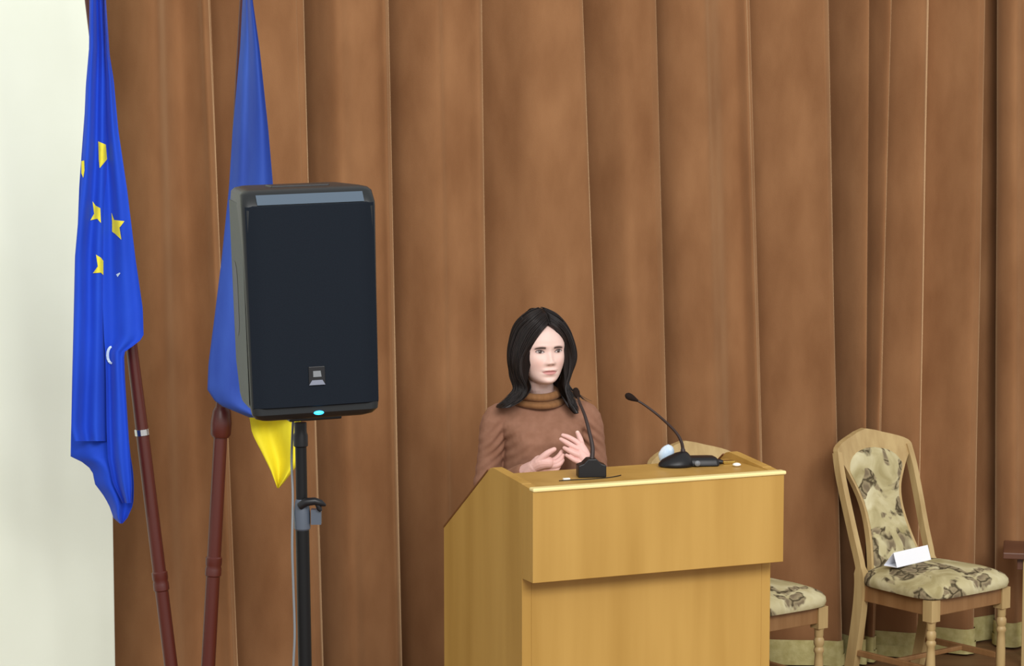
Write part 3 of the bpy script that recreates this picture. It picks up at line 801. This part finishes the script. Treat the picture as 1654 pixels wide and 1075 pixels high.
# soft creases at armpits and elbows
n = len(nm.vertices); co = np.empty(n*3); nm.vertices.foreach_get('co', co); co = co.reshape(-1, 3)
no = np.empty(n*3); nm.vertices.foreach_get('normal', no); no = no.reshape(-1, 3)
for i in range(n):
    p = Vector(co[i]); lp = RB.inverted() @ p; wgt = 0
    for (cx, cz, sr) in ((-.150, 1.235, .05), (.150, 1.235, .05), (-.205, 1.06, .06), (.21, 1.06, .06)):
        wgt = max(wgt, math.exp(-((lp.x-cx)**2+(lp.z-cz)**2)/(2*sr*sr)))
    d = .0035*wgt*math.sin((lp.z*1.0+abs(lp.x)*.9)*170+3*mnoise.noise(p*9)) + .0012*mnoise.noise(p*14)*(.4+2*wgt) + .0004*mnoise.noise(p*40)
    co[i] += no[i]*d
nm.vertices.foreach_set('co', co.ravel())
skinned(nm, 'sweater', M_sweater, person)
# roll neck: doubled band
b = MB(); rings = []
NC = Bp(-.010, .008, 1.363); NT = Hp(-.006, .022, -.138)
axn = (NT-NC)
prof = [(.09, .078), (.10, .0910), (.14, .0965), (.24, .0985), (.34, .0955), (.41, .0890), (.45, .0800), (.48, .0745), (.51, .0760), (.55, .0825), (.63, .0870), (.74, .0870), (.85, .0820), (.94, .0740), (.96, .0660), (.90, .0590), (.6, .053)]
for h, r in prof:
    c = NC + axn*h; ring = []
    for k in range(48):
        a = 2*PI*k/48
        rr = r*(1+.018*math.sin(3*a+h*4)+.012*math.sin(5*a+1))
        ring.append(c + Matrix.Rotation(BYAW, 3, 'Z') @ Vector((rr*1.0*math.sin(a), -rr*.86*math.cos(a), -.018*math.cos(a)*(1-h*.2))) - PR)
    rings.append(ring)
b.loft(rings, caps=False); b.build('roll_neck', M_collar, person, smooth=180)

# --- hair: thick outer shell each side of the parting, covered with locks
def hair_path(s, t):
    """control points of a lock: t = 0 at the face edge, 1 at the middle of the nape"""
    psi = math.radians(47 + 133*t)
    py = -.078 + .140*t
    pz = interp(t, [0, .12, .25, .5, .75, 1], [.101, .120, .136, .147, .142, .130])
    sx, cx = math.sin(psi), math.cos(psi)
    Rx, Ry = (.113, .118) if s < 0 else (.128, .120)
    nk = 1.0 if s < 0 else .90
    P = [(s*.0006, py, pz)]
    f = (1-t)**2.4          # how strongly the face-edge shape rules
    fo = .012 if s < 0 else .0045
    def mixp(a, b):
        a = (a[0] + s*fo*min(1, max(0, ((.022-a[2])/.06) if s < 0 else (.09-a[2])/.05)), a[1], a[2])
        return tuple(a[i]*f + b[i]*(1-f) for i in range(3))
    P.append(mixp((s*.026, -.089, .084), (s*Rx*.50*sx, py*.4-Ry*.46*cx, .130)))
    P.append(mixp((s*.052, -.082, .050), (s*Rx*.88*sx, -Ry*.80*cx+.006, .088)))
    P.append(mixp((s*.0735, -.062, .010), (s*Rx*1.06*sx, -Ry*.98*cx+.006, .024)))
    P.append(mixp((s*.0815, -.052, -.035), (s*Rx*1.09*sx, -Ry*1.0*cx+.004, -.038)))
    P.append(mixp((s*.0795, -.048, -.085), (s*Rx*nk*1.00*sx, -Ry*.92*cx+.004, -.092)))
    P.append(mixp((s*.0690, -.052, -.130), (s*Rx*nk*.88*sx, -Ry*.80*cx, -.140)))
    if s < 0: P += [mixp((-.092, -.060, -.166), (-Rx*1.20*sx, -Ry*.84*cx, -.172)), mixp((-.130, -.056, -.194), (-Rx*1.74*sx, -Ry*.86*cx, -.200))]
    else: P += [mixp((.072, -.080, -.180), (Rx*.92*sx, -Ry*.90*cx-.012, -.184)), mixp((.088, -.094, -.226), (Rx*1.02*sx, -Ry*.98*cx-.02, -.216))]
    return P
b = MB()
for s in (-1, 1):
    NT_, NS = 64, 9
    outer, inner = [], []
    for i in range(NT_+1):
        t = i/NT_
        q = crom(hair_path(s, t), 8); ro, ri = [], []
        for k, p in enumerate(q):
            h = k/(len(q)-1)
            ridg = .0012*math.sin(t*95+2*mnoise.noise(Vector((t*9, h*2, s))))*min(1, h*4) + .004*mnoise.noise(Vector((t*7, h*3, s*5)))*h
            wave = .007*h*h*math.sin(h*13+t*8)
            rad = Vector((p[0], p[1]*.9, 0.0 if h > .3 else p[2]*.8)); rad = rad.normalized() if rad.length > 1e-5 else Vector((0, 0, 1))
            P = Vector(p) + rad*(ridg+wave)
            thick = (.012 + .016*min(1, h*1.6))*(1-.72*max(0, (h-.75)/.25))
            ro.append(Hp(*P)-PR); ri.append(Hp(*(P - rad*thick))-PR)
        outer.append(ro); inner.append(ri)
    rings = [o_ + i_[::-1] for o_, i_ in zip(outer, inner)]
    b.loft(rings)
    rnd = random.Random(5+s)
    for k in range(480):                                   # separate locks
        t = rnd.random()**1.25
        q = crom(hair_path(s, t), 6); lift = rnd.uniform(-.0012, .0028) + (.006 if rnd.random() < .12 else 0); tw = rnd.uniform(-1, 1); end = rnd.uniform(.80, 1.0)
        pts = []; M_ = int(len(q)*end)
        for i in range(1 if rnd.random() < .6 else 8, M_):
            p = q[i]; h = i/(len(q)-1)
            rad = Vector((p[0], p[1]*.9, 0.0 if h > .3 else p[2]*.8)); rad = rad.normalized() if rad.length > 1e-5 else Vector((0, 0, 1))
            tang = Vector((-rad.y, rad.x, 0))
            wv_ = .007*h*h*math.sin(h*13+t*8)
            pp = Vector(p) + rad*(lift + wv_ + .010*h**3*rnd.uniform(-.2, .8)*0 + .004*h*h*math.sin(h*16+tw*3)) + tang*(.014*tw*h*h*math.sin(h*7))
            if s > 0 and k % 6 == 0 and .2 < t < .75 and h > .72: pp += rad*(.16*(h-.72)*(.6+.4*abs(tw))) + Vector((0, 0, .10*(h-.72)))
            if h > .8: pp += rad*(.030*(h-.8)*max(0, tw)) + Vector((0, 0, .05*(h-.8)*max(0, tw)))
            pts.append(Hp(*pp)-PR)
        N_ = len(pts); r0 = rnd.uniform(.0010, .0023)*(1.8 if (s > 0 and k % 6 == 0) else 1)
        b.tube(pts, [r0*(.5+.5*min(1, i/5))*(1-.85*(i/(N_-1))**3) for i in range(N_)], 5)
b.build('hair', M_hair, person, smooth=180)

# --- trousers and shoes, behind the lectern
b = MB()
b.loft([ell_ring(*t) for t in [(.80, .160, .095, .112), (.86, .172, .10, .118), (.92, .168, .10, .11), (.97, .152, .094, .096)]])
for s in (-1, 1): limb(b, [Bp(s*.088, .005, .86), Bp(s*.092, -.005, .50), Bp(s*.095, .02, .11)], [.086, .060, .046], 20)
nm = remeshed(b, .008, 4, 'trousers'); skinned(nm, 'trousers', M_trouser, person)
for s in (-1, 1):
    b = MB(); limb(b, [Bp(s*.095, .045, .055), Bp(s*.098, -.04, .045), Bp(s*.105, -.14, .032)], [.042, .042, .030], 16)
    b.tube([Bp(s*.095, .02, .05), Bp(s*.095, .02, .13)], [.045, .048], 16)
    b.box(-.036, .036, -.17, .085, 0, .016, M=RB @ Matrix.Translation((s*.099, 0, 0)))
    nm = remeshed(b, .006, 2, 'shoe'); skinned(nm, 'shoe', M_shoe, person)
tag(person, 'woman with dark shoulder length hair in a brown roll neck sweater speaking behind the lectern', 'person')

# ------------------------------------------------------------------ things on the lectern
def gooseneck(path, r0, r1, n=7):
    P = [Vector(p) for p in crom([tuple(p) for p in path], n)]
    rad = [r0+(r1-r0)*(i/(len(P)-1))**.6 for i in range(len(P))]
    return P, rad
pb = at_z(955, 769, ZSH)
mic = empty('microphone', pb, (0, 0, .12))
b = MB()
prof = [(-.047, 0), (.047, 0), (.047, .040), (.030, .046), (.014, .062), (-.014, .062), (-.030, .046), (-.047, .040)]
b.prism(prof, -.028, .030, 1); b.build('base', M_black, mic, bevel=.003)
b = MB(); cpt = [at_z(903, 776, ZSH+.0018), at_z(925, 774.5, ZSH+.0018), at_z(955, 773, ZSH+.0018), at_z(985, 770.5, ZSH+.0018), at_z(1003, 767, ZSH+.0018)]
b.tube([Matrix.Rotation(-.12, 4, 'Z') @ (Vector(p)-pb) for p in crom([tuple(p) for p in cpt], 5)], .0016, 8); b.build('cable', M_black, mic, smooth=180)
def rel(o, p): return o.matrix_basis.inverted() @ Vector(p)
def relm(loc, rz, p): return Matrix.Rotation(-rz, 4, 'Z') @ (Vector(p)-Vector(loc))
Dm = pb.y
pth = [at(956, 742, Dm), at(957, 722, Dm+.01), at(952, 698, Dm+.03), at(945, 672, Dm+.06), at(937, 652, Dm+.10), at(933, 640, Dm+.13)]
P, R = gooseneck(pth, .0095, .0042)
b = MB(); b.tube([relm(pb, .12, p) for p in P], R, 10); b.build('gooseneck', M_stem, mic, smooth=180)
b = MB(); e = P[-1]; dr = (P[-1]-P[-4]).normalized()
b.lathe([(.0, -.008), (.007, -.004), (.0105, .008), (.012, .022), (.0095, .036), (.0, .042)], relm(pb, .12, e), Matrix.Rotation(-.12, 3, 'Z') @ dr, 14); b.build('foam_head', M_foam, mic, smooth=180)
tag(mic, 'gooseneck microphone on a dark block base in front of the woman', 'microphone', 'gooseneck microphones on the lectern')

pb = at_z(1113, 752, ZSH)
mic = empty('microphone', pb, (0, 0, .2))
b = MB(); rings = []
for (z, s) in [(0, .93), (.004, 1.0), (.012, .98), (.024, .86), (.036, .62), (.046, .36), (.05, .18)]:
    rings.append([(.062*s*math.cos(2*PI*k/28)*1.0 - .046 + (1-s)*.030, .05*s*math.sin(2*PI*k/28), z) for k in range(28)])
b.loft(rings); b.build('base', M_black, mic, smooth=60)
b = MB(); b.loft([spk_ring(z, .062-i, .058-i, -.038+i, .045-i, .012) for z, i in [(0, .003), (.004, 0), (.020, .002), (.029, .01), (.031, .02)]])
o = b.build('control_unit', M_black, mic, smooth=40); o.location = (.042, .008, 0); o.rotation_euler = (0, 0, -.1)
b = MB(); b.ball((.018, -.042, .014), (.011, .006, .010), 8); b.build('button', M_grey, mic, smooth=180)
b = MB(); b.tube([(.09, .0, .012), (.108, -.004, .012), (.118, -.006, .010)], [.008, .009, .007], 10); b.build('cable_plug', M_black, mic, smooth=60)
Dm = pb.y
pth = [at(1104, 742, Dm-.0), at(1103, 726, Dm), at(1100, 712, Dm), at(1090, 696, Dm), at(1065, 672, Dm-.01), at(1040, 653, Dm-.01), at(1026, 645, Dm-.01)]
P, R = gooseneck(pth, .0075, .0038); R[:8] = [.013-.0007*i for i in range(8)]
b = MB(); b.tube([relm(pb, .2, p) for p in P], R, 10); b.build('gooseneck', M_stem, mic, smooth=180)
b = MB(); e = P[-1]; dr = (P[-1]-P[-4]).normalized()
b.lathe([(.0035, -.012), (.006, -.004), (.0098, .008), (.0125, .02), (.0115, .03), (.006, .037), (.0, .039)], relm(pb, .2, e), Matrix.Rotation(-.2, 3, 'Z') @ dr, 14); b.build('foam_head', M_foam, mic, smooth=180)
tag(mic, 'black gooseneck microphone bending left from a rounded wedge base', 'microphone', 'gooseneck microphones on the lectern')

p = at_z(915, 775, ZSH); b = MB(); b.box(-.012, .012, -.006, .006, 0, .007)
o = b.build('plastic_tag', M_white, None, bevel=.002, loc=p); o.rotation_euler = (0, 0, LTH)
tag(o, 'small white rectangular tag lying left of the block microphone base', 'tag', 'white tags on the lectern')
p = at_z(1190, 753, ZSH); b = MB(); b.ball((0, 0, .0065), (.0145, .012, .0065), 10)
tag(b.build('plastic_tag', M_white, None, smooth=180, loc=p), 'small white oval cap at the right end of the lectern top', 'cap', 'white tags on the lectern')
p = at_z(1175, 748, ZSH); b = MB(); b.box(-.02, .022, -.018, .018, 0, .010); b.tube([(-.03, -.004, .005), (-.018, -.002, .006)], [.004, .005], 8)
o = b.build('brass_clasp', M_brass, None, bevel=.003, loc=p); o.rotation_euler = (0, 0, .3)
tag(o, 'small brass coloured clasp beside the white oval cap', 'clasp')
p = at_z(1077, 750, ZSH) + Vector((0, .03, 0)); b = MB(); rings = []
for i in range(13):
    th = PI*i/12; ring = []
    for k in range(24):
        ph = 2*PI*k/24; q = Vector((math.sin(th)*math.cos(ph), math.sin(th)*math.sin(ph), -math.cos(th)))
        r_ = 1 + .08*mnoise.noise(q*2.2+Vector((4, 1, 2)))
        ring.append((q.x*.027*r_ + .0, q.y*.022*r_, .0335 + q.z*.030*r_ + q.x*.008))
    rings.append(ring)
b.loft(rings)
tag(b.build('crumpled_tissue', M_paleblue, None, smooth=180, loc=p), 'pale blue and white crumpled tissue behind the wedge microphone base', 'tissue')

# ------------------------------------------------------------------ chairs
def make_chair():
    root = empty('dining_chair'); root.scale = (1.06, 1, 1)
    ZR = .43
    # seat cushion
    b = MB(); rings = []
    def outl(s, n=48):
        pts = []
        for k in range(n):
            a = 2*PI*k/n; ca, sa_ = math.cos(a), math.sin(a); e = .45
            x = math.copysign(abs(ca)**e, ca); y = math.copysign(abs(sa_)**e, sa_)
            wv = .242 + .020*(-y)
            pts.append((x*wv*s, y*.240*s - .010))
        return pts
    for (s, z) in [(.90, ZR), (.985, ZR+.004), (1.0, ZR+.018), (.992, ZR+.034), (.95, ZR+.050), (.86, ZR+.063), (.7, ZR+.078), (.45, ZR+.088), (.2, ZR+.093), (.02, ZR+.094)]:
        rings.append([(x, y, z) for x, y in outl(s)])
    b.loft(rings); b.build('seat_cushion', M_floral, root, smooth=60)
    # rails
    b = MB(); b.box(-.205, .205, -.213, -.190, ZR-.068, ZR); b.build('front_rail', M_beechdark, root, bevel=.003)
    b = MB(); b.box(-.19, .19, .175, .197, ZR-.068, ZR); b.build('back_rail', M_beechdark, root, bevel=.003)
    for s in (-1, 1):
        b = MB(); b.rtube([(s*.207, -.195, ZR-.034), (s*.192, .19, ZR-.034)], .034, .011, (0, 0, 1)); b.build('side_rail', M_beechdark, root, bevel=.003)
    # turned front legs
    for s in (-1, 1):
        b = MB(); x, y = s*.203, -.196
        b.box(x-.024, x+.024, y-.024, y+.024, ZR-.09, ZR-.002)
        prof = [(.018, .0), (.021, .012), (.023, .03), (.017, .045), (.021, .055), (.021, .066), (.016, .074), (.020, .10), (.0195, .16), (.0175, .21),
                (.016, .235), (.021, .243), (.021, .254), (.016, .262), (.0215, .276), (.0215, .292), (.016, .302), (.0185, .308), (.0185, .328), (.0225, .342)]
        b.lathe([(r*.95, h*(ZR-.088)/.342) for r, h in prof], (x, y, 0), (0, 0, 1), 18)
        b.build('leg', M_beech, root, smooth=35)
    # back posts (rear legs run up into the stiles)
    def by(z, x=0):
        return .190 + .30*max(0, z-.46) + .028*(1-(x/.2)**2)*min(1, max(0, (z-.5)/.3))
    for s in (-1, 1):
        b = MB(); path = [(s*.197, .262, 0), (s*.199, .232, .14), (s*.200, .205, .30), (s*.200, .194, .42), (s*.201, .200, .50), (s*.203, by(.62, .2), .62), (s*.207, by(.76, .2), .76), (s*.208, by(.88, .2), .88), (s*.200, by(.965, .2), .965)]
        b.rtube(crom(path, 4), [.025]*16+[.016]*17, [.0165]*16+[.013]*17, (0, 1, 0))
        b.build('back_post', M_beech, root, smooth=30)
    # crest and splat in one shaped board
    zz = [.455, .50, .55, .60, .66, .71, .76, .81, .85, .89, .915, .935, .955, .972, .988, 1.0, 1.012, 1.024, 1.036, 1.044]
    ww = [.158, .148, .134, .122, .113, .110, .114, .128, .148, .168, .184, .198, .212, .218, .212, .185, .135, .085, .035, .004]
    def plate(zz, ww, f0, f1, dome=0.0, n=14):
        b = MB(); rings = []
        for z, w_ in zip(zz, ww):
            fr, bk = [], []
            for k in range(n+1):
                u = -1+2*k/n; x = u*w_
                dm = dome*(1-u**4)
                fr.append((x, by(z, x)+f0-dm, z)); bk.append((x, by(z, x)+f1, z))
            rings.append(fr+bk[::-1])
        b.loft(rings); return b
    zi = np.linspace(.455, 1.044, 60); wi = np.interp(zi, zz, ww)
    wi = np.convolve(np.pad(wi, 2, mode='edge'), np.ones(5)/5, 'valid'); wi[-1] = .004
    plate(zi, wi, -.012, .014).build('back_board', M_beech, root, smooth=40)
    zc_ = np.linspace(.478, .966, 40)
    wc = np.interp(zc_, zz, ww) - .013
    for i, z in enumerate(zc_):
        if z > .86: wc[i] = min(wc[i], .150*max(0, 1-((z-.86)/.107)**2.6)**.5+.003)
    plate(zc_, wc, -.014, -.008, dome=.010).build('back_cushion', M_floral, root, smooth=50)
    b = MB()
    for s in (-1, 1): b.box(s*.198-.009, s*.198+.009, -.18, .225, .125, .15)
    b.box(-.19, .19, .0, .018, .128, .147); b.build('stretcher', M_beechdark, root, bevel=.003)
    return root
ch = make_chair()
CTH = .6787
def cplace(o, backleft):
    """origin from the back-left corner of the seat rails"""
    f = Vector((math.sin(CTH), -math.cos(CTH), 0)); a = Vector((math.cos(CTH), math.sin(CTH), 0))
    o.location = Vector((backleft[0], backleft[1], 0)) + a*.212 + f*.195; o.rotation_euler = (0, 0, CTH)
cplace(ch, (1.452, 10.56))
tag(ch, 'pale wood chair with floral seat and a white folded card on it', 'chair', 'floral upholstered chairs')
ch2 = copy_tree(ch)
fr = at_z(1323, 1005, .36)
f = Vector((math.sin(CTH), -math.cos(CTH), 0)); a = Vector((math.cos(CTH), math.sin(CTH), 0))
CT2 = .64
f = Vector((math.sin(CT2), -math.cos(CT2), 0)); a = Vector((math.cos(CT2), math.sin(CT2), 0))
ch2.rotation_euler = (0, 0, CT2)
ch2.location = Vector((fr.x, fr.y, 0)) - a*.215 - f*.196
tag(ch2, 'pale wood floral chair mostly hidden behind the lectern', 'chair', 'floral upholstered chairs')

# folded paper card on the seat
pA = at_z(1419, 914, .5245); pB = at_z(1449, 916, .5245); pC = at_z(1504, 903, .5245)
ax = (pC-pB); ax.z = 0; Lc = ax.length; ax.normalize(); wx = (pA-pB); wx.z = 0; wx = wx - ax*wx.dot(ax)
wx.normalize(); cw_ = .066
root = pB
b = MB()
hz = Vector((0, 0, .058)); th_ = .0012
def sheet(p, q, thick, ext):
    n = (q-p).cross(ext).normalized()*thick
    b.add([p, q, q+ext, p+ext, p+n, q+n, q+ext+n, p+ext+n], [(0, 1, 2, 3), (7, 6, 5, 4), (0, 4, 5, 1), (1, 5, 6, 2), (2, 6, 7, 3), (3, 7, 4, 0)])
ext = ax*Lc
A0 = Vector((0, 0, 0)); B0 = wx*cw_; T0 = wx*cw_*.28 + hz
sheet(A0, B0, th_, ext); sheet(A0, T0, th_, ext); sheet(B0, T0, th_, ext)
o = b.build('folded_card', M_paper, None, loc=root + Vector((0, 0, .0)))
tag(o, 'white paper card folded into a three sided prism on the chair seat', 'card')

# low table at the right edge
tp = at_z(1620, 892, .50)
tb = empty('side_table', (tp.x, tp.y, 0), (0, 0, -.2))
b = MB(); b.box(0, .8, -.0, .30, .472, .50); b.build('table_top', M_tabletop, tb, bevel=.004)
for (x, y) in ((.085, .05), (.72, .05), (.085, .25), (.72, .25)):
    b = MB(); b.rtube([(x+.02, y, 0), (x+.02, y, .473)], .02, .02, (1, 0, 0)); b.build('leg', M_beech, tb, bevel=.003)
b = MB(); b.box(.06, .76, .04, .06, .42, .473); b.build('apron', M_tabletop, tb, bevel=.002)
tag(tb, 'low table with dark brown top and pale leg at the right curtain', 'table')
